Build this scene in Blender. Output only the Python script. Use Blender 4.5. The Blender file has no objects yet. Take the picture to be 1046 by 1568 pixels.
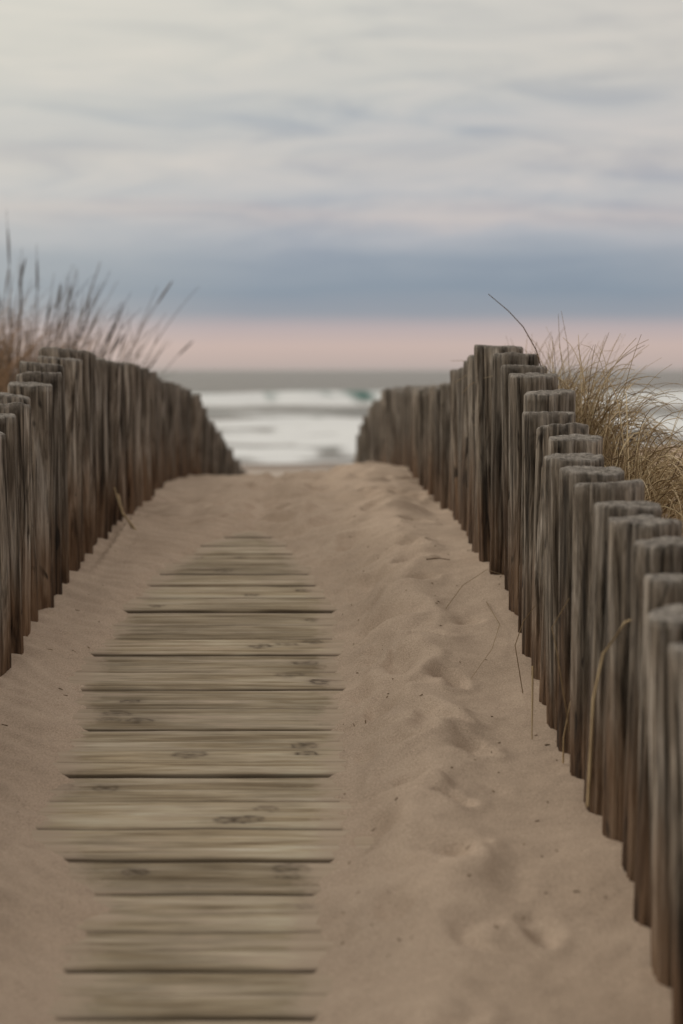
import bpy, math, random
import numpy as np
from mathutils import Vector
random.seed(7); rng=np.random.RandomState(11)
sc=bpy.context.scene
sc.view_settings.view_transform='Standard'
try: sc.view_settings.look='None'
except Exception: pass
sc.view_settings.exposure=0

def lin(r,g,b):
    f=lambda c:(c/255/12.92) if c/255<=0.04045 else ((c/255+0.055)/1.055)**2.4
    return (f(r),f(g),f(b),1.0)

# ---------------------------------------------------------------- noise
T=rng.rand(8,256,256)
def vn(x,y,s=0):
    xi=np.floor(x).astype(int); yi=np.floor(y).astype(int)
    fx=x-xi; fy=y-yi; fx=fx*fx*(3-2*fx); fy=fy*fy*(3-2*fy)
    t=T[s%8]; a=t[xi&255,yi&255]; b=t[(xi+1)&255,yi&255]; c=t[xi&255,(yi+1)&255]; d=t[(xi+1)&255,(yi+1)&255]
    return (a*(1-fx)+b*fx)*(1-fy)+(c*(1-fx)+d*fx)*fy*1.0
def fbm(x,y,s=0,o=4):
    r=0;a=1;n=0
    for i in range(o):
        r=r+a*(vn(x*2**i+17.3*i,y*2**i+5.1*i,s+i)*2-1); n+=a; a*=.5
    return r/n
def ss(t):
    t=np.clip(t,0,1); return t*t*(3-2*t)
def prof(pts,sm=.25):
    X=[p[0] for p in pts]; Y=[p[1] for p in pts]
    def f(d):
        d=np.asarray(d,float); r=0
        for o in np.linspace(-sm,sm,7): r=r+np.interp(d+o,X,Y)
        return r/7
    return f
far=[(14,-.95),(18,-1.5),(25,-2.4),(35,-3.0),(60,-3.36),(75,-3.5),(120,-4.6),(400,-9),(8000,-40)]
P =prof([(-60,-1.9),(0,-1.38),(7.5,-.63),(8.5,-.60),(10,-.585),(11,-.61),(12.2,-.69)]+far,.4)
GR=prof([(-60,-1.9),(0,-1.36),(3.25,-1.01),(3.55,-.94),(4.15,-.885),(4.8,-.83),(5.25,-.755),(6.1,-.60),(7,-.56),(8,-.565),(9,-.57),(10.5,-.56),(12,-.67)]+far)
GL=prof([(-60,-1.9),(0,-1.32),(3.2,-1.04),(5.34,-.84),(6,-.77),(7,-.69),(8,-.65),(9.1,-.635),(10.4,-.59),(11.5,-.625),(12.4,-.70)]+far)
TR=prof([(-6,-.95),(0,-.78),(3.25,-.406),(3.75,-.30),(4.44,-.223),(5,-.152),(5.25,-.117),(5.6,-.033),(6.2,.085),(6.5,.05),(7,.03),(7.5,-.01),(8,-.06),(9,-.075),(10.5,-.09),(12,-.11),(13,-.14),(14.5,-.26),(16,-.41),(18,-.73),(22,-1.3)],.06)
TL=prof([(-6,-.95),(0,-.75),(4,-.36),(5.34,-.163),(5.65,-.10),(6.05,-.045),(6.3,-.015),(6.6,.035),(7,.085),(7.3,.055),(8.9,.02),(10.45,-.055),(11.5,-.1),(12.7,-.19),(13.9,-.38),(15.7,-.58),(16.6,-.72),(22,-1.35)],.06)
XR=prof([(-6,.62),(3.25,.594),(4.4,.568),(5.9,.548),(6.2,.505),(7,.50),(8,.49),(9,.46),(10.5,.42),(12,.37),(13,.335),(14.5,.295),(16,.25),(18,.2),(22,.15)],.1)
XL=lambda d:-.965+0*np.asarray(d,float)
EL=prof([(0,-.42),(3.2,-.46),(3.5,-.50),(3.7,-.47),(3.95,-.56),(4.17,-.66),(4.5,-.64),(4.74,-.675),(5.34,-.715),(5.7,-.72),(6.3,-.69),(6.92,-.61),(7.5,-.51),(7.85,-.36),(30,-.36)],.06)
ER=prof([(0,-.02),(3.2,-.03),(3.7,-.04),(4.17,.0),(5.3,.0),(5.7,-.01),(6.3,-.03),(6.92,-.12),(7.5,-.22),(7.85,-.36),(30,-.36)],.06)

prints=[(.205,3.80,.3,.85),(.10,3.58,-.2,.7),(.14,4.3,.2,.9),(.09,4.02,.1,.7),(.20,4.74,.5,1),(.12,4.95,-.2,.8),(.168,5.27,.2,1),(.10,5.5,0,.8),(.15,5.8,.6,1.1),(.25,6.1,0,.8),(.09,6.35,-.2,1.1),(.19,6.75,.5,1.2),(.05,7.1,-.3,1.1),(.27,7.3,.1,1.0),(-.03,7.6,.2,1.2),(.14,7.8,0,1.3),(.36,3.45,.1,.6),(.30,4.5,.5,.7),(.28,5.05,0,.7),(.36,5.6,.4,.6),(.22,6.45,.1,.9),(.22,4.1,.8,.6),(.06,4.6,.3,.6),(.24,5.5,.9,.6),(.05,5.15,.1,.6)]
for i in range(40):
    prints.append((rng.uniform(-.5,.36),rng.uniform(7.7,11.3),rng.uniform(-.9,.9),rng.uniform(.9,1.5)))
def edges(x,y):
    el=EL(y)+.055*fbm(x*0+3,y*5,2,4)+.035*fbm(x*10,y*32,3,3); er=ER(y)+.02*fbm(x*0+9,y*10,4,4)+.024*fbm(x*10,y*32,5,3)
    return el,er
def ground(x,y,detail=True):
    p=P(y); gl=GL(y); gr=GR(y); xr=XR(y); xl=XL(y)
    el,er=edges(x,y)
    din=np.minimum(x-el,er-x); u=-din
    s=np.where(u>0,.046*(1-np.exp(-np.maximum(u,0)/.12)),-.036*(1-np.exp(np.minimum(u,0)/.05)))
    base=p+s
    tl=ss((el-x)/np.maximum(el-xl,.05)); tr=ss((x-er)/np.maximum(xr-er,.05))
    z=np.where(x<el,base*(1-tl)+gl*tl,np.where(x>er,base*(1-tr)+gr*tr,base))
    z=np.where((x<el)&(x>-.85)&(y<8.2),np.maximum(z,p+np.minimum(.014,.35*u)),z)
    z=z+.07*np.exp(-((x-.17)/.2)**2-((y-10.4)/1.4)**2)+.042*np.exp(-((x-.19)/.12)**2)*ss((y-2.5)/2)*ss((9.5-y)/2)*ss(u/.1)
    # sand drifted up against the left fence
    z=z+.035*np.exp(-((x+.93)/.09)**2)*ss((y-2)/2)*ss((12-y)/3)
    bank=np.interp(y,[-60,0,3,5,6,8,9.5,11,14,18,25,35,60,75,120,400,8000],[-1.7,-1.0,-.62,-.42,-.37,-.345,-.40,-.55,-.95,-1.5,-2.4,-3.0,-3.36,-3.5,-4.6,-9,-40])
    tbr=ss((x-xr-.02)/.22); z=z*(1-tbr)+np.maximum(bank,z)*tbr
    bankl=np.interp(y,[-60,0,3,5,8,12,14,18,25,35,60,75,120,400,8000],[-1.7,-1.0,-.65,-.48,-.36,-.36,-.6,-1.3,-2.4,-3.0,-3.36,-3.5,-4.6,-9,-40])
    tbl=ss((xl-.02-x)/.25); z=z*(1-tbl)+np.maximum(bankl,z)*tbl
    dn=ss((np.abs(x)-2.2)/6)*ss((26-y)/16)
    z=z+dn*(.35+.55*fbm(x*.22,y*.22,6,4))
    amp=ss((40-y)/20)
    z=z+amp*ss((np.abs(x+.02)-.9)/.6)*.05*fbm(x*1.7,y*1.7,3,4)
    if detail:
        sand=ss(u/.06)
        z=z+amp*sand*(.010*fbm(x*6,y*4,2,2)+.0030*fbm(x*22,y*18,5,3))
        z=z+amp*(.0010*fbm(x*60,y*45,6,2))
        lane=np.exp(-((x-er-.15)/.15)**2)*(x>er)
        z=z+lane*sand*.034*fbm(x*8+2*fbm(x*5,y*5,1,2),y*5,4,2)*ss((13-y)/3)
        rip=np.sin((y*1.0+x*.75)*2*math.pi/.11+4*fbm(x*4,y*4,1,2))
        z=z+.0052*rip*ss((el-x)/.08)*ss((11-y)/3)*ss((y-1)/2)*(x>-1.3)
        z=z+.034*fbm(x*5,y*3.2,7,3)*ss((y-7.0)/1.5)*ss((16-y)/3)
        wx_=.035*fbm(x*11,y*11,1,3); wy_=.06*fbm(x*11+40,y*11,3,3)
        for (px,py,a,sc_) in prints:
            c,sn=math.cos(a),math.sin(a)
            dx=x-px+wx_; dy=y-py+wy_
            X=dx*c+dy*sn; Y=-dx*sn+dy*c
            r2=(X/(.045*sc_))**2+(Y/(.088*sc_))**2
            z=z-.036*sc_*np.exp(-r2)*sand+.012*sc_*np.exp(-((np.sqrt(r2)-1.7)/.5)**2)*sand*(.25+.75*ss((.05-Y)/.1))
    return z

def mesh_obj(name,verts,faces,mat,attrs=None,smooth=True):
    me=bpy.data.meshes.new(name)
    verts=np.asarray(verts,dtype=np.float32)
    faces=np.asarray(faces,dtype=np.int32)
    k=faces.shape[1]
    me.vertices.add(len(verts)); me.vertices.foreach_set('co',verts.ravel())
    me.loops.add(faces.size); me.loops.foreach_set('vertex_index',faces.ravel())
    me.polygons.add(len(faces)); me.polygons.foreach_set('loop_start',np.arange(0,faces.size,k,dtype=np.int32))
    me.polygons.foreach_set('loop_total',np.full(len(faces),k,dtype=np.int32))
    me.update(calc_edges=True); me.validate()
    me.polygons.foreach_set('use_smooth',np.full(len(me.polygons),smooth))
    if attrs:
        for n,v in attrs.items():
            a=me.attributes.new(n,'FLOAT','POINT'); a.data.foreach_set('value',np.asarray(v,dtype=np.float32))
    me.materials.append(mat)
    o=bpy.data.objects.new(name,me); sc.collection.objects.link(o); return o
def gridfaces(nr,nc):
    i=np.arange(nr-1)[:,None]*nc+np.arange(nc-1)[None,:]
    i=i.ravel(); return np.stack([i,i+1,i+nc+1,i+nc],1)

# ---------------------------------------------------------------- node helpers
class NT:
    def __init__(s,name):
        s.m=bpy.data.materials.new(name); s.m.use_nodes=True; s.t=s.m.node_tree; s.n=s.t.nodes; s.b=s.n['Principled BSDF']
        s.tc=s.n.new('ShaderNodeTexCoord')
    def L(s,a,b): s.t.links.new(a,b)
    def noise(s,scale,vec=None,detail=4,rough=.55,dist=0,map_=None):
        n=s.n.new('ShaderNodeTexNoise'); n.inputs['Scale'].default_value=scale; n.inputs['Detail'].default_value=detail
        n.inputs['Roughness'].default_value=rough; n.inputs['Distortion'].default_value=dist
        v=vec or s.tc.outputs['Object']
        if map_:
            mp=s.n.new('ShaderNodeMapping'); mp.inputs['Scale'].default_value=map_; s.L(v,mp.inputs[0]); v=mp.outputs[0]
        s.L(v,n.inputs['Vector']); return n.outputs['Fac']
    def ramp(s,fac,stops,interp='LINEAR'):
        r=s.n.new('ShaderNodeValToRGB'); cr=r.color_ramp; cr.interpolation=interp
        while len(cr.elements)<len(stops): cr.elements.new(.5)
        for e,(p,c) in zip(cr.elements,stops):
            e.position=p; e.color=c if len(c)==4 else (*c,1)
        s.L(fac,r.inputs[0]); return r.outputs[0]
    def mix(s,fac,a,b,mode='MIX'):
        m=s.n.new('ShaderNodeMixRGB'); m.blend_type=mode
        for i,v in ((0,fac),(1,a),(2,b)):
            if isinstance(v,(int,float)): m.inputs[i].default_value=v
            elif isinstance(v,tuple): m.inputs[i].default_value=v if len(v)==4 else (*v,1)
            else: s.L(v,m.inputs[i])
        return m.outputs[0]
    def math(s,op,a,b=0.0,c=None,clamp=False):
        m=s.n.new('ShaderNodeMath'); m.operation=op; m.use_clamp=clamp
        for i,v in enumerate((a,b,c)):
            if v is None: continue
            if isinstance(v,(int,float)): m.inputs[i].default_value=v
            else: s.L(v,m.inputs[i])
        return m.outputs[0]
    def attr(s,n):
        a=s.n.new('ShaderNodeAttribute'); a.attribute_name=n; return a.outputs['Fac']
    def bump(s,h,strength,dist,prev=None):
        b=s.n.new('ShaderNodeBump'); b.inputs['Strength'].default_value=strength; b.inputs['Distance'].default_value=dist
        s.L(h,b.inputs['Height'])
        if prev: s.L(prev,b.inputs['Normal'])
        return b.outputs[0]
G=lambda v:(v,v,v,1)

# ---------------------------------------------------------------- sand
m=NT('sand'); 
big=m.noise(1.3,detail=3); mid=m.noise(14,detail=4); fine=m.noise(260,detail=2,rough=.7); grain=m.noise(700,detail=1)
c=m.ramp(big,[(.3,(.485,.375,.288)),(.7,(.56,.442,.345))])
c=m.mix(.3,c,m.ramp(mid,[(.3,G(.38)),(.7,G(.60))]),'OVERLAY')
c=m.mix(.45,c,m.ramp(fine,[(.3,G(.2)),(.7,G(.78))]),'OVERLAY')
spk=m.ramp(m.noise(170,detail=2),[(.68,G(0)),(.74,G(1))])
spm=m.math('MULTIPLY',spk,m.ramp(m.noise(3,detail=2),[(.46,G(.1)),(.62,G(.85))]))
c=m.mix(spm,c,(.07,.045,.03))
sep=m.n.new('ShaderNodeSeparateXYZ'); m.L(m.tc.outputs['Object'],sep.inputs[0])
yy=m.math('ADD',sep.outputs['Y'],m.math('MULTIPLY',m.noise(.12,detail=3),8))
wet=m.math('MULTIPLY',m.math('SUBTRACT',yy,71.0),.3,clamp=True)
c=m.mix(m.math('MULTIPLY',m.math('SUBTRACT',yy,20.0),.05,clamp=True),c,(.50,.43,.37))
c=m.mix(wet,c,(.22,.155,.11))
m.L(c,m.b.inputs['Base Color'])
m.L(m.ramp(wet,[(0,G(.95)),(1,G(.45))]),m.b.inputs['Roughness'])
m.b.inputs['Specular IOR Level'].default_value=.15
b1=m.bump(m.noise(45,detail=4,rough=.65),.28,.007); b2=m.bump(grain,.5,.0015,b1)
m.L(b2,m.b.inputs['Normal'])
sand=m.m
xs=np.concatenate([np.arange(-1.2,.8,.012),np.arange(.8,3,.05),np.arange(3,12,.4),np.geomspace(12,6000,26)])
xs=np.concatenate([-np.geomspace(12,6000,26)[::-1],-np.arange(3,12,.4)[::-1],-np.arange(1.21,3,.05)[::-1],xs])
ys=np.concatenate([np.linspace(-60,-4,20),np.arange(-3.5,2.6,.15),np.arange(2.7,11.5,.013),np.arange(11.5,20,.08),np.arange(20,90,1.0),np.geomspace(90,7000,30)])
XX,YY=np.meshgrid(np.unique(xs),np.unique(ys)); 
ZZ=ground(XX,YY)
V=np.stack([XX.ravel(),YY.ravel(),ZZ.ravel()],1)
mesh_obj('sand_ground',V,gridfaces(*XX.shape),sand)

# ---------------------------------------------------------------- planks
m=NT('plank_wood')
tv=m.attr('tint'); 
cmb=m.n.new('ShaderNodeCombineXYZ'); sp=m.n.new('ShaderNodeSeparateXYZ'); m.L(m.tc.outputs['Object'],sp.inputs[0])
m.L(m.math('ADD',sp.outputs[0],m.math('MULTIPLY',tv,37.0)),cmb.inputs[0]); m.L(sp.outputs[1],cmb.inputs[1]); m.L(m.math('MULTIPLY',tv,9.0),cmb.inputs[2])
vec=cmb.outputs[0]
g1=m.noise(1,vec,detail=3,rough=.55,dist=.5,map_=(2.0,26,1)); g2=m.noise(1,vec,detail=2,map_=(9,90,1)); 
c=m.ramp(g1,[(.28,(.25,.19,.12)),(.43,(.41,.33,.225)),(.57,(.53,.445,.33)),(.74,(.66,.575,.455))])
c=m.mix(.35,c,m.ramp(g2,[(.3,G(.28)),(.7,G(.72))]),'OVERLAY')
c=m.mix(.65,c,m.ramp(tv,[(0,G(.38)),(.5,G(.5)),(1,G(.61))]),'OVERLAY')
st_=m.ramp(m.noise(2.5,detail=4,rough=.6),[(.40,G(.32)),(.62,G(.56))]); c=m.mix(.5,c,st_,'OVERLAY')
k=m.attr('knot'); c=m.mix(m.math('MULTIPLY',k,m.math('ADD',m.math('MULTIPLY',m.noise(60,detail=2),.9),.5),clamp=True),c,(.06,.042,.03))
dst0=m.noise(1,None,detail=6,rough=.75,map_=(9,12,5)); du=m.attr('dust')
dst=m.math('MULTIPLY',m.math('SUBTRACT',m.math('ADD',dst0,m.math('MULTIPLY',du,.42)),.60),4.5,clamp=True)
c=m.mix(m.math('MULTIPLY',dst,.75),c,(.53,.42,.325))
e=m.attr('edge'); c=m.mix(m.math('MULTIPLY',e,.86),c,(.06,.043,.028))
m.L(c,m.b.inputs['Base Color']); m.b.inputs['Roughness'].default_value=.85; m.b.inputs['Specular IOR Level'].default_value=.2
m.L(m.bump(g2,.5,.004,m.bump(g1,.5,.012)),m.b.inputs['Normal'])
plank=m.m
Vs=[];Fs=[];tint=[];edge=[];dust=[];knot=[];off=0
pitch=.19; y0=1.2; k=0
while y0<7.75:
    w=pitch-rng.choice([.005,.006,.008,.011]); nx=200
    prof_y=np.array([-.5,-.5,-.488,-.47,-.42,-.36,-.28,-.20,-.12,-.04,-.02,.0,.03,.10,.18,.24,.30,.36,.41,.47,.488,.5,.5])
    prof_z=np.array([-.03,-.007,-.003,-.0008,.001,-.0010,-.0022,-.0005,.0008,.0,-.004,-.004,0,-.0008,.0010,-.0005,-.002,-.0005,.001,-.001,-.0035,-.008,-.03])
    mg=rng.choice([.1,.25,.5,.7])
    pe=np.array([1,1,.85,.3,.08,.03,.08,0,.0,.0,mg,mg,.0,.04,.0,.04,.08,0,.05,.27,.8,1,1.]); K=len(pe)
    x=np.linspace(-.795+rng.uniform(-.02,.0),.14+rng.uniform(0,.02),nx)
    yc=y0+rng.uniform(-.003,.003); rot=rng.uniform(-.007,.007); dz=rng.uniform(-.004,.003); tilt=rng.uniform(-.03,.03); tt=rng.rand()
    Xg,Ig=np.meshgrid(x,np.arange(K),indexing='ij')
    Yl=prof_y[Ig]*w; wob=.004*fbm(Xg*6,Ig*0+k*3.7,1,3)*((np.abs(prof_y[Ig])>.45)|(np.abs(prof_y[Ig])<.03))
    Yg=yc+Yl+rot*(Xg+.3)+wob
    Zg=P(Yg)+prof_z[Ig]+dz+tilt*Yl*.5+.0018*fbm(Xg*4,Yg*60,2,3)
    kk=np.zeros_like(Xg)
    for q_ in range(rng.randint(0,4)):
        kx=rng.uniform(-.68,.0); ky=rng.uniform(-.06,.06); ra=rng.uniform(.02,.04); rb=ra*rng.uniform(.55,.8)
        r_=np.sqrt(((Xg-kx)/ra)**2+((Yl-ky)/rb)**2)*(1+.3*fbm(Xg*40,Yl*50,3,2))
        kk=np.maximum(kk,np.clip(.8*np.exp(-(r_/.45)**2)+.6*np.exp(-((r_-.9)/.2)**2)+.25*np.exp(-(r_/1.6)**2),0,1)*rng.uniform(.5,1))
    n=Xg.size; Vs.append(np.stack([Xg.ravel(),Yg.ravel(),Zg.ravel()],1)); Fs.append(gridfaces(nx,K)[:,::-1]+off)
    el=EL(Yg); er=ER(Yg); dd=np.minimum(Xg-el,er-Xg); dust.append(np.clip(1-dd/.09,0,1).ravel()+ (.25*ss((Yg-6.4)/1.3)).ravel())
    off+=n; tint.append(np.full(n,tt)); knot.append(kk.ravel()); edge.append((pe[Ig]*np.clip(.5+.85*vn(Xg*6,Ig*0+k*1.7,2),0,1.1)).ravel()); y0+=pitch; k+=1
mesh_obj('wooden_boardwalk',np.concatenate(Vs),np.concatenate(Fs),plank,{'tint':np.concatenate(tint),'edge':np.clip(np.concatenate(edge),0,1),'dust':np.concatenate(dust),'knot':np.concatenate(knot)})

# ---------------------------------------------------------------- fence posts
m=NT('weathered_post_wood')
tv=m.attr('tint'); hh=m.attr('hgt'); tp=m.attr('top'); gr_=m.attr('groove')
cmb=m.n.new('ShaderNodeCombineXYZ'); sp=m.n.new('ShaderNodeSeparateXYZ'); m.L(m.tc.outputs['Object'],sp.inputs[0])
m.L(sp.outputs[0],cmb.inputs[0]); m.L(sp.outputs[1],cmb.inputs[1]); m.L(m.math('ADD',sp.outputs[2],m.math('MULTIPLY',tv,23.0)),cmb.inputs[2]); vec=cmb.outputs[0]
g1=m.noise(1,vec,detail=4,rough=.6,dist=1.1,map_=(24,24,2.6)); g2=m.noise(1,vec,detail=4,rough=.65,dist=.5,map_=(90,90,5))
big=m.noise(1,vec,detail=3,map_=(9,9,2.5))
c=m.ramp(g1,[(.34,(.034,.026,.019)),(.43,(.10,.079,.060)),(.53,(.20,.166,.132)),(.68,(.37,.325,.28))])
c=m.mix(.75,c,m.ramp(g2,[(.34,G(.13)),(.66,G(.86))]),'OVERLAY')
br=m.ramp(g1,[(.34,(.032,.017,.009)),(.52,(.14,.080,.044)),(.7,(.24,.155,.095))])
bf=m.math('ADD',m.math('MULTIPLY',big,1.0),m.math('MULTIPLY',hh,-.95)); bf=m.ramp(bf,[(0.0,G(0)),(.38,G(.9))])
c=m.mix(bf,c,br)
c=m.mix(.85,c,m.ramp(tv,[(0,G(.33)),(1,G(.70))]),'OVERLAY')
kn=m.noise(1,vec,detail=1,dist=1.5,map_=(14,14,6)); c=m.mix(m.ramp(kn,[(.68,G(0)),(.74,G(.85))]),c,(.018,.013,.01))
tpc=m.ramp(m.noise(70,detail=4,rough=.7),[(.32,(.10,.088,.075)),(.68,(.42,.38,.34))])
c=m.mix(tp,c,tpc)
c=m.mix(gr_,c,(.012,.009,.007))
m.L(c,m.b.inputs['Base Color']); m.b.inputs['Roughness'].default_value=.85; m.b.inputs['Specular IOR Level'].default_value=.25
m.L(m.bump(g2,1.0,.007,m.bump(g1,.9,.018)),m.b.inputs['Normal'])
post=m.m
def fence(name,XF,TF,y_start,y_end,pitch):
    Vs=[];Fs=[];A={'tint':[],'hgt':[],'top':[],'groove':[]};off=0; y=y_start
    while y<y_end:
        hi=3<y<9
        na=120 if hi else 48; nz=50 if hi else 16
        cx=float(XF(y))+rng.uniform(-.009,.009); cy=y+rng.uniform(-.010,.010)
        ztop=float(TF(y))+rng.uniform(-.012,.010); gz=float(ground(np.array([cx]),np.array([cy]),False)[0]); zb=min(gz,float(GR(y)) if cx>0 else float(GL(y)))-.18
        r=.0725*rng.uniform(.92,1.06); seed=rng.uniform(0,200)
        lx=rng.uniform(-.03,.03); ly=rng.uniform(-.02,.02); tt=rng.rand(); sx=rng.uniform(-.08,.08); sy=rng.uniform(-.08,.08)
        th=np.linspace(0,2*math.pi,na,endpoint=False)
        zz=np.concatenate([np.linspace(zb,ztop-.009,nz),[ztop-.004,ztop-.001,ztop]])
        ins=np.concatenate([np.zeros(nz),[.001,.003,.007]])
        R=len(zz)
        TH,ZI=np.meshgrid(th,np.arange(R)); Z=zz[ZI]
        ca=np.cos(TH); sa=np.sin(TH)
        gn=fbm(seed+ca*2.2+Z*.5,seed*.7+sa*2.2+Z*.35,1,3)
        gf=fbm(seed+ca*10+Z*1.1,seed*.7+sa*10-Z*.9,4,3)
        nc=6; ph=TH*nc/(2*math.pi)+seed+.35*fbm(Z*2.5+seed,TH*0+seed,2,3)
        cid=np.floor(ph); cr=np.exp(-(((ph%1)-.5)/.038)**2)*ss(vn(Z*3.5+seed,cid%nc,3)*2.4-.9)
        sq=1-.03*np.cos(4*TH+seed)
        rr=(r*sq+.005*gn+.0042*gf-.011*cr-ins[ZI])*(1+.025*np.sin(Z*4+seed))
        ragged=np.where(ZI>=nz-1,.006*fbm(ca*2+seed,sa*2+seed,3,3)-.006*cr,0)
        tl=(ZI>=nz)*1.0
        Xp=cx+rr*ca+lx*(Z-zb); Yp=cy+rr*sa+ly*(Z-zb); Zp=Z+ragged+tl*(sx*rr*ca+sy*rr*sa)
        V=np.stack([Xp.ravel(),Yp.ravel(),Zp.ravel()],1)
        a=(np.arange(R-1)[:,None]*na); j=np.arange(na)[None,:]; jn=(j+1)%na
        F=np.stack([(a+j).ravel(),(a+jn).ravel(),(a+na+jn).ravel(),(a+na+j).ravel()],1)
        caps=[];prev=(R-1)*na
        base=V.shape[0]
        ring=V[(R-1)*na:R*na]; cen=ring.mean(0)
        ex=[]
        for q,f in enumerate((.66,.33,.06)):
            rg=cen+(ring-cen)*f; rg[:,2]+=rng.uniform(-.0022,.0012,na)*(1 if q<2 else 0); ex.append(rg)
            s0=base+q*na; caps.append(np.stack([prev+np.arange(na),prev+(np.arange(na)+1)%na,s0+(np.arange(na)+1)%na,s0+np.arange(na)],1)); prev=s0
        h2=na//2
        ii=np.arange(h2-1); caps.append(np.stack([prev+ii,prev+ii+1,prev+(na-2-ii)%na,prev+(na-1-ii)],1))
        V=np.concatenate([V]+ex); F=np.concatenate([F]+caps)
        Vs.append(V);Fs.append(F+off);off+=len(V)
        A['tint'].append(np.full(len(V),tt))
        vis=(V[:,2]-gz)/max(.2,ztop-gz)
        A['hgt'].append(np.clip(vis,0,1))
        tpv=np.zeros(len(V)); tpv[(nz-1)*na:]=.35; tpv[nz*na:]=.75; tpv[(nz+1)*na:]=.9; tpv[(nz+2)*na:]=1; A['top'].append(tpv)
        g=np.clip(cr*.95+ss(-gf*2.2-.42)*.7+ss(-gn*1.8-.4)*.2,0,.95).ravel(); g[(nz+1)*na:]*=.4
        A['groove'].append(np.concatenate([g,np.zeros(len(V)-len(g))]))
        y+=pitch*rng.uniform(.96,1.04)
    return mesh_obj(name,np.concatenate(Vs),np.concatenate(Fs),post,{k:np.concatenate(v) for k,v in A.items()})
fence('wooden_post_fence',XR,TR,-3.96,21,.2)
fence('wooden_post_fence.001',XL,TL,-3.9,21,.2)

# ---------------------------------------------------------------- sea
rows=np.concatenate([np.arange(66,320,.6),np.geomspace(321,26000,90)])
t=np.linspace(-1,1,420); t=np.sign(t)*np.abs(t)**1.7
YY,TT=np.meshgrid(rows,t,indexing='ij'); XX=TT*(90+YY*1.1)
Z=np.full_like(XX,-3.5)
nearf=ss((1200-YY)/800)
Z+=nearf*(.10*fbm(XX*.02,YY*.09,1,4)+.05*fbm(XX*.15,YY*.4,2,2))*ss((YY-70)/20)
foam=np.zeros_like(Z); teal=np.zeros_like(Z)
def wave(yc,h,wf,wb,seed,fo,te,fx):
    global Z,foam,teal
    yy=yc+9*fbm(XX*.06,XX*0+seed,seed,3)
    a=h*(.5+.5*ss(vn(XX*fx*.5+seed*3.1,XX*0+seed,seed)*1.4-.2))
    d=YY-yy; pr=np.where(d<0,np.exp(-(d/wf)**2),np.exp(-(d/wb)**2))
    Z+=a*pr
    brk=np.clip(fbm(XX*fx+seed*7,YY*.06,seed+2,4)*1.5+.74,0,1)
    foam+=fo*np.where(d<1.0,np.exp(-((d+2.0*wf*.5)/(wf*(.8+.7*vn(XX*fx*1.3,YY*0,2))))**2),0)*brk*(.6+.9*vn(XX*1.3,YY*.6,3))
    teal+=te*pr*(.4+.6*a/h)*(1-.6*brk)
wave(203,1.4,5,10,1,2.1,1.6,.16)
wave(262,.7,5,14,2,.4,.6,.15)
wave(158,.3,4,9,3,.5,.3,.2)
wave(125,.55,3.5,7,4,1.6,.45,.25)
wave(106,.36,3,6,5,1.5,.2,.3)
wave(90,.2,2.5,5,6,1.2,.1,.3)
wash=ss((136-YY)/10)*ss((YY-73)/6)
foam+=wash*ss(fbm(XX*.26,YY*.10,5,4)*2.4+.5)*.9
foam+=np.exp(-((YY-76-2*fbm(XX*.25,XX*0,2,3))/1.5)**2)*.6
m=NT('sea_water')
fo=m.attr('foam'); te=m.math('MINIMUM',m.attr('teal'),1.0)
fo=m.math('MULTIPLY',fo,m.math('ADD',m.noise(.8,detail=4,rough=.7),.5)); fo=m.ramp(fo,[(.1,G(0)),(.8,G(1))])
c=m.mix(te,(.16,.14,.115),(.035,.11,.10))
m.L(c,m.b.inputs['Base Color']); m.b.inputs['Roughness'].default_value=.3; m.b.inputs['IOR'].default_value=1.33
m.L(m.bump(m.noise(.5,detail=5,rough=.65,map_=(1,2.2,1)),1.0,.35),m.b.inputs['Normal'])
fb=m.n.new('ShaderNodeBsdfDiffuse'); fb.inputs[0].default_value=(.80,.82,.83,1)
tb=m.n.new('ShaderNodeBsdfDiffuse'); tb.inputs[0].default_value=(.09,.20,.18,1)
m0=m.n.new('ShaderNodeMixShader'); m.L(m.math('MULTIPLY',te,.65),m0.inputs[0]); m.L(m.b.outputs[0],m0.inputs[1]); m.L(tb.outputs[0],m0.inputs[2])
mx=m.n.new('ShaderNodeMixShader'); m.L(fo,mx.inputs[0]); m.L(m0.outputs[0],mx.inputs[1]); m.L(fb.outputs[0],mx.inputs[2])
m.L(mx.outputs[0],m.n['Material Output'].inputs[0])
mesh_obj('sea',np.stack([XX.ravel(),YY.ravel(),Z.ravel()],1),gridfaces(*XX.shape)[:,::-1],m.m,{'foam':foam.ravel(),'teal':teal.ravel()})

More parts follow.
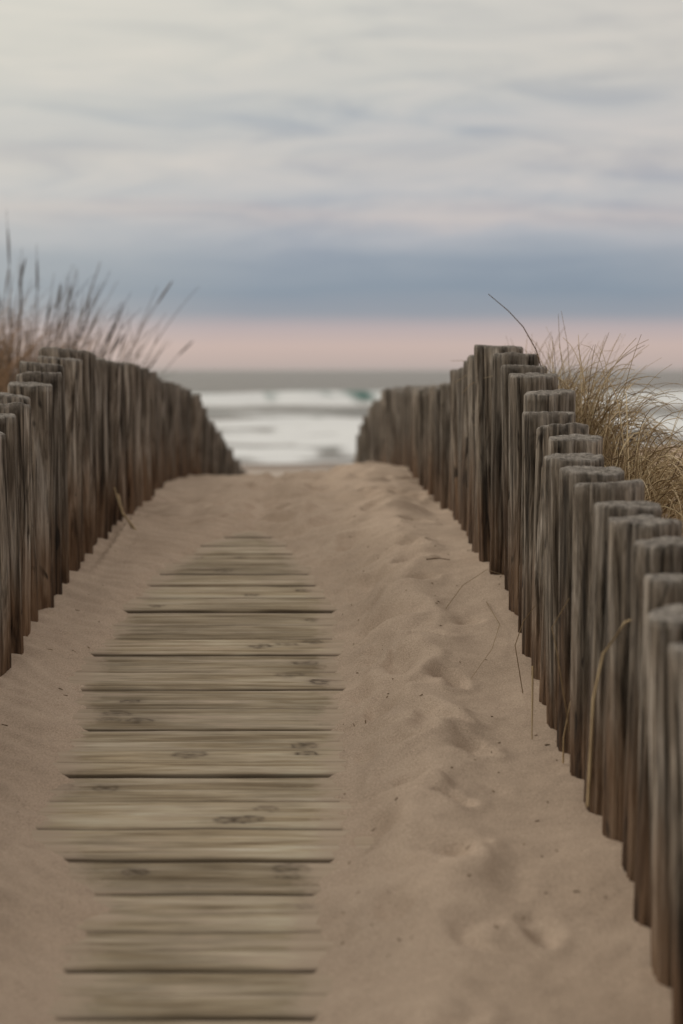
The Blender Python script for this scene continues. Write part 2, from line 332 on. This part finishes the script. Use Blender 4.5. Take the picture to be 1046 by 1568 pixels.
# ---------------------------------------------------------------- grass
def grass_mat(name,c0,c1,c2):
    m=NT(name); tv=m.attr('tint')
    c=m.ramp(tv,[(0,c0),(.5,c1),(1,c2)]); c=m.mix(.3,c,m.ramp(m.noise(25,detail=3),[(.3,G(.2)),(.7,G(.8))]),'OVERLAY')
    m.L(c,m.b.inputs['Base Color']); m.b.inputs['Roughness'].default_value=.7; m.b.inputs['Specular IOR Level'].default_value=.2
    return m.m
class Blades:
    def __init__(s): s.V=[];s.F=[];s.T=[];s.o=0
    def add(s,pts,w0,w1,tint,wf=None):
        pts=[Vector(p) for p in pts]; n=len(pts)
        for i,p in enumerate(pts):
            d=(pts[min(i+1,n-1)]-pts[max(i-1,0)]).normalized()
            a=d.cross(Vector((.3,.2,1))).normalized(); b=d.cross(a)
            f=i/(n-1); w=w0*(1-f)+w1*f
            if wf: w=wf(f)
            for k in range(3):
                an=2.094*k; s.V.append(p+a*(w*.5*math.cos(an))+b*(w*.5*math.sin(an)))
            s.T+= [tint]*3
        for i in range(n-1):
            for k in range(3):
                q=s.o+i*3; s.F.append((q+k,q+(k+1)%3,q+3+(k+1)%3,q+3+k))
        s.o+=n*3
    def arc(s,root,dirv,L,droop,w,tint,n=10,curl=0,wf=None):
        p=Vector(root); d=Vector(dirv).normalized(); pts=[p.copy()]; side=Vector((random.uniform(-1,1),random.uniform(-1,1),0))*curl
        for i in range(n):
            p=p+d*(L/n); pts.append(p.copy()); f=(i+1)/n
            d=(d+Vector((0,0,-droop*f*2.2/n))+side*(f/n)).normalized()
        s.add(pts,w,w*.3,tint,wf); return pts
    def obj(s,name,mat): return mesh_obj(name,[tuple(v) for v in s.V],s.F,mat,{'tint':s.T})
def gz(x,y): return float(ground(np.array([x]),np.array([y]),False)[0])
straw=grass_mat('dry_grass',(.13,.085,.045),(.42,.305,.17),(.72,.58,.37))
B=Blades(); U=random.uniform
for i in range(620):   # upright tuft against the crest posts
    y=U(5.7,7.5); x=float(XR(y))+.10+abs(random.gauss(0,.06))
    z=max(gz(x,y),-.38)-.02
    B.arc((x,y,z),(U(-.12,.5),U(-.4,.2),1.2),U(.36,.56),U(.8,3.8),U(.003,.006),random.random()**.8,14,U(0,2.0))
for i in range(620):   # lower, tangled, falling over to the right
    y=U(4.9,6.8); x=float(XR(y))+.10+abs(random.gauss(0,.10))
    z=max(gz(x,y),-.40)-.02
    B.arc((x,y,z),(U(-.1,1.0),U(-.8,.2),1.1),U(.30,.50),U(2.0,5.2),U(.003,.006),random.random()**.8,14,U(0,2.4))
for i in range(170):
    x=.75+abs(random.gauss(0,.16)); y=U(5.0,7.0); z=gz(x,y)-.01
    B.arc((x,y,z),(U(-.9,1.2),U(-.7,.3),.8),U(.15,.36),U(1.5,4.5),U(.003,.005),random.random()**.8,12,U(0,2.4))
for i in range(24):
    y=5.8+U(0,1.6); x=float(XR(y))+.1+abs(random.gauss(0,.08)); z=gz(x,y)
    B.arc((x,y,z),(U(-.12,.7),U(-.2,.3),1.3),U(.44,.60),U(.4,2.2),.0026,U(.2,1),14,U(0,1.0))
for i in range(10):
    y=U(5.6,6.4); x=.68+U(0,.1); B.arc((x,y,gz(x,y)),(U(.8,1.5),U(-.3,.2),1.2),U(.45,.65),U(1.0,2.0),.0026,U(.2,1),16,U(0,.8))
B.add([(.66,6.0,-.33),(.63,6.0,-.1),(.585,6.0,.06),(.545,6.0,.13),(.50,6.0,.178),(.44,6.0,.228)],.0055,.0025,.0)
B.add([(.70,6.0,-.3),(.67,6.0,-.05),(.655,6.0,.08),(.65,6.0,.17)],.003,.0015,.3)
B.add([(.72,6.1,-.3),(.70,6.1,-.05),(.69,6.1,.08),(.67,6.1,.18)],.003,.0015,.3)
B.obj('dry_dune_grass',straw)
tall=grass_mat('tall_grass',(.07,.06,.055),(.20,.145,.10),(.46,.29,.165))
B=Blades()
for i in range(100):   # thin branching twigs
    x=-1.92+random.gauss(0,.32); y=11.8+U(-.8,1.0); 
    if x>-1.3: x=U(-1.9,-1.35)
    z=gz(x,y); L=U(.68,1.08)*(1.0 if x<-1.6 else .95); dx=(x+2.1)*.6+U(-.2,.45)
    tt=U(0,.5); pts=B.arc((x,y,z),(dx,U(-.2,.2),1.2),L,U(.05,.5),.009,tt,12,U(0,.6))
    for q_ in range(random.randint(1,3)):
        j=random.randint(5,10); B.arc(pts[j],(dx+U(-.7,.7),U(-.3,.3),1),U(.08,.22),.3,.006,tt,5,.5)
    if i%3==0:
        j=random.choice((-3,-4,-5)); a,b=pts[j],pts[j+2]; B.add([a.lerp(b,t/6) for t in range(7)],.01,.01,U(0,.25),wf=lambda f:.006+.008*math.sin(math.pi*min(1,f*.95+.03)))
for L,x in ((1.32,-2.0),(1.12,-1.84),(1.2,-2.1),(1.1,-1.95)):
    pts=B.arc((x,12,gz(x,12)),(.03,0,1.2),L,.05,.009,.1,12,.2); a,b=pts[-4],pts[-2]; B.add([a.lerp(b,t/6) for t in range(7)],.01,.01,.1,wf=lambda f:.006+.010*math.sin(math.pi*min(1,f*.95+.03)))
for i in range(1700):
    x=-2.2+random.gauss(0,.36); y=11.8+U(-1.3,1.3)
    if x>-1.25: continue
    B.arc((x,y,gz(x,y)),(U(-.5,.6),U(-.4,.4),1.1),U(.4,.85)*(1 if x<-1.9 else .72),U(.3,1.6),.008,U(.4,1),8,U(0,.6))
B.obj('tall_beach_grass',tall)
B=Blades()
for t_ in range(60):
    sgn=random.choice((-1,1)); cx=sgn*U(2.3,9); cy=U(2,15)
    if sgn>0 and cx<.24*cy+.5: continue
    for i in range(26):
        x=cx+random.gauss(0,.1); y=cy+random.gauss(0,.1); B.arc((x,y,gz(x,y)-.01),(U(-.6,.6),U(-.6,.6),1.1),U(.25,.6),U(.3,1.8),.005,random.random(),7,U(0,.6))
B.obj('dune_grass_tufts',straw)
B=Blades()
B.add([(-.90,8.0,-.50),(-.86,7.8,-.56),(-.79,7.6,-.61),(-.745,7.5,-.65)],.014,.008,.4)
B.add([(-.91,8.0,-.50),(-.89,7.8,-.46),(-.86,7.7,-.53)],.010,.004,.5)
def onground(pts,w,t,h=.004): B.add([(x,y,float(ground(np.array([x]),np.array([y]))[0])+h+q) for x,y,q in pts],w,w*.5,t)
onground([(.27,6.3,0),(.31,6.32,.004),(.345,6.3,0)],.005,.0)
onground([(.20,6.05,0),(.215,6.07,0)],.007,.0)
onground([(.42,5.75,.0),(.44,5.5,.01),(.40,5.25,.015),(.33,5.05,.0)],.0025,.3)
onground([(.30,5.7,.0),(.36,5.9,.012),(.44,6.0,.02),(.5,5.9,.02)],.0022,.3)
onground([(.455,4.7,.13),(.447,4.62,.05),(.44,4.55,0)],.006,.4)
onground([(.49,4.35,.0),(.485,4.3,.07),(.50,4.3,.15)],.005,.5)
B.add([(.47,3.75,-.83),(.475,3.72,-.62),(.49,3.7,-.53),(.53,3.7,-.47),(.58,3.7,-.45)],.007,.004,.7)
B.add([(.50,4.3,-.80),(.47,4.3,-.62),(.46,4.32,-.56),(.50,4.35,-.50)],.0035,.002,.3)
B.add([(.45,4.9,-.80),(.43,4.9,-.68),(.45,4.9,-.62),(.48,4.9,-.58)],.003,.002,.3)
for i in range(120):
    x=U(.0,.5); y=U(3.3,8.5); a=U(0,6.28); l=U(.003,.012); onground([(x,y,0),(x+l*math.cos(a),y+l*math.sin(a),0)],U(.002,.005),U(0,.2),.001)
for i in range(20):
    x=U(-.9,-.68); y=U(4.8,7.5); a=U(0,6.28); l=U(.004,.02); onground([(x,y,0),(x+l*math.cos(a),y+l*math.sin(a),0)],U(.002,.004),U(0,.2),.001)
B.obj('dry_grass_stalks',straw)

# ---------------------------------------------------------------- world
SUN_EL=math.radians(24); SUN_AZ=math.radians(-50)
w=bpy.data.worlds.new('World'); sc.world=w; w.use_nodes=True; nt=w.node_tree; N=nt.nodes; Lk=nt.links.new
N.clear(); out=N.new('ShaderNodeOutputWorld'); bg=N.new('ShaderNodeBackground'); Lk(bg.outputs[0],out.inputs[0])
sky=N.new('ShaderNodeTexSky'); sky.sky_type='NISHITA'; sky.sun_disc=False; sky.sun_elevation=SUN_EL; sky.sun_rotation=SUN_AZ
tc=N.new('ShaderNodeTexCoord'); sep=N.new('ShaderNodeSeparateXYZ'); Lk(tc.outputs['Generated'],sep.inputs[0])
def wm(op,a,b,clamp=False):
    n=N.new('ShaderNodeMath'); n.operation=op; n.use_clamp=clamp
    for i,v in enumerate((a,b)):
        if isinstance(v,(int,float)): n.inputs[i].default_value=v
        else: Lk(v,n.inputs[i])
    return n.outputs[0]
def wn(scale,detail,rough,dist=0):
    mp=N.new('ShaderNodeMapping'); mp.inputs['Scale'].default_value=scale; Lk(tc.outputs['Generated'],mp.inputs[0])
    n=N.new('ShaderNodeTexNoise'); n.inputs['Scale'].default_value=1; n.inputs['Detail'].default_value=detail; n.inputs['Roughness'].default_value=rough; n.inputs['Distortion'].default_value=dist
    Lk(mp.outputs[0],n.inputs[0]); return n.outputs['Fac']
def wr(fac,stops):
    r=N.new('ShaderNodeValToRGB'); cr=r.color_ramp
    while len(cr.elements)<len(stops): cr.elements.new(.5)
    for e,(p,c) in zip(cr.elements,stops): e.position=p; e.color=c
    Lk(fac,r.inputs[0]); return r.outputs[0]
def wx(f,a,b,mode='MIX'):
    n=N.new('ShaderNodeMixRGB'); n.blend_type=mode
    for i,v in enumerate((f,a,b)):
        if isinstance(v,(int,float)): n.inputs[i].default_value=v
        elif isinstance(v,tuple): n.inputs[i].default_value=v
        else: Lk(v,n.inputs[i])
    return n.outputs[0]
z=sep.outputs[2]
warp=wm('MULTIPLY',wm('SUBTRACT',wn((7,7,42),5,.6,.5),.5),.035)
damp=wm('MULTIPLY',wm('SUBTRACT',z,.018),16,True)
zz=wm('ADD',z,wm('MULTIPLY',warp,damp))
fac=wm('MULTIPLY',zz,5.0)
q=lambda y:(567-y)/3049*5
stops=[(0.0,lin(180,169,165)),(q(556),lin(192,175,170)),(q(530),lin(203,182,176)),(q(503),lin(186,173,176)),(q(480),lin(148,155,168)),(q(445),lin(135,149,166)),(q(400),lin(150,160,174)),(q(362),lin(172,176,185)),(q(335),lin(194,188,189)),(q(305),lin(186,187,191)),(q(250),lin(199,195,193)),(q(190),lin(190,191,192)),(q(110),lin(207,204,197)),(q(0),lin(212,209,201)),(1.0,lin(214,211,205))]
base=wr(fac,stops)
st=wn((9,9,60),6,.62,.7)
streak=wr(st,[(.36,(.34,.37,.42,1)),(.5,(.5,.5,.5,1)),(.66,(.62,.58,.55,1))])
sf=wm('MULTIPLY',wm('SUBTRACT',z,.03),16,True)
base=wx(wm('MULTIPLY',sf,.75),base,streak,'OVERLAY')
leftg=wm('MULTIPLY',wm('ADD',wm('MULTIPLY',sep.outputs[0],-1.0),wm('SUBTRACT',z,.08)),2.6,True)
base=wx(wm('MULTIPLY',leftg,.5),base,lin(232,226,207))
rg=wm('MULTIPLY',wm('ADD',sep.outputs[0],wm('SUBTRACT',z,.18)),4.0,True)
base=wx(wm('MULTIPLY',rg,.3),base,lin(216,200,190))
nis=wx(1.0,sky.outputs[0],(.09,.09,.09,1),'MULTIPLY')
col=wx(.08,base,nis)
Lk(col,bg.inputs[0]); bg.inputs[1].default_value=.97
sun=bpy.data.lights.new('sun','SUN'); sun.energy=1.15; sun.angle=math.radians(10); sun.color=(1,.90,.78)
so=bpy.data.objects.new('sun',sun); sc.collection.objects.link(so)
dv=Vector((math.sin(SUN_AZ)*math.cos(SUN_EL),math.cos(SUN_AZ)*math.cos(SUN_EL),math.sin(SUN_EL)))
so.rotation_euler=dv.to_track_quat('Z','Y').to_euler()

# ---------------------------------------------------------------- camera
cam=bpy.data.cameras.new('camera'); co=bpy.data.objects.new('camera',cam); sc.collection.objects.link(co); sc.camera=co
cam.sensor_fit='VERTICAL'; cam.sensor_height=36; cam.sensor_width=24; cam.lens=70
cam.clip_start=.05; cam.clip_end=40000
co.location=(0,0,0); co.rotation_euler=(math.radians(90-4.07),0,0)
cam.dof.use_dof=True; cam.dof.focus_distance=5.2; cam.dof.aperture_fstop=2.7
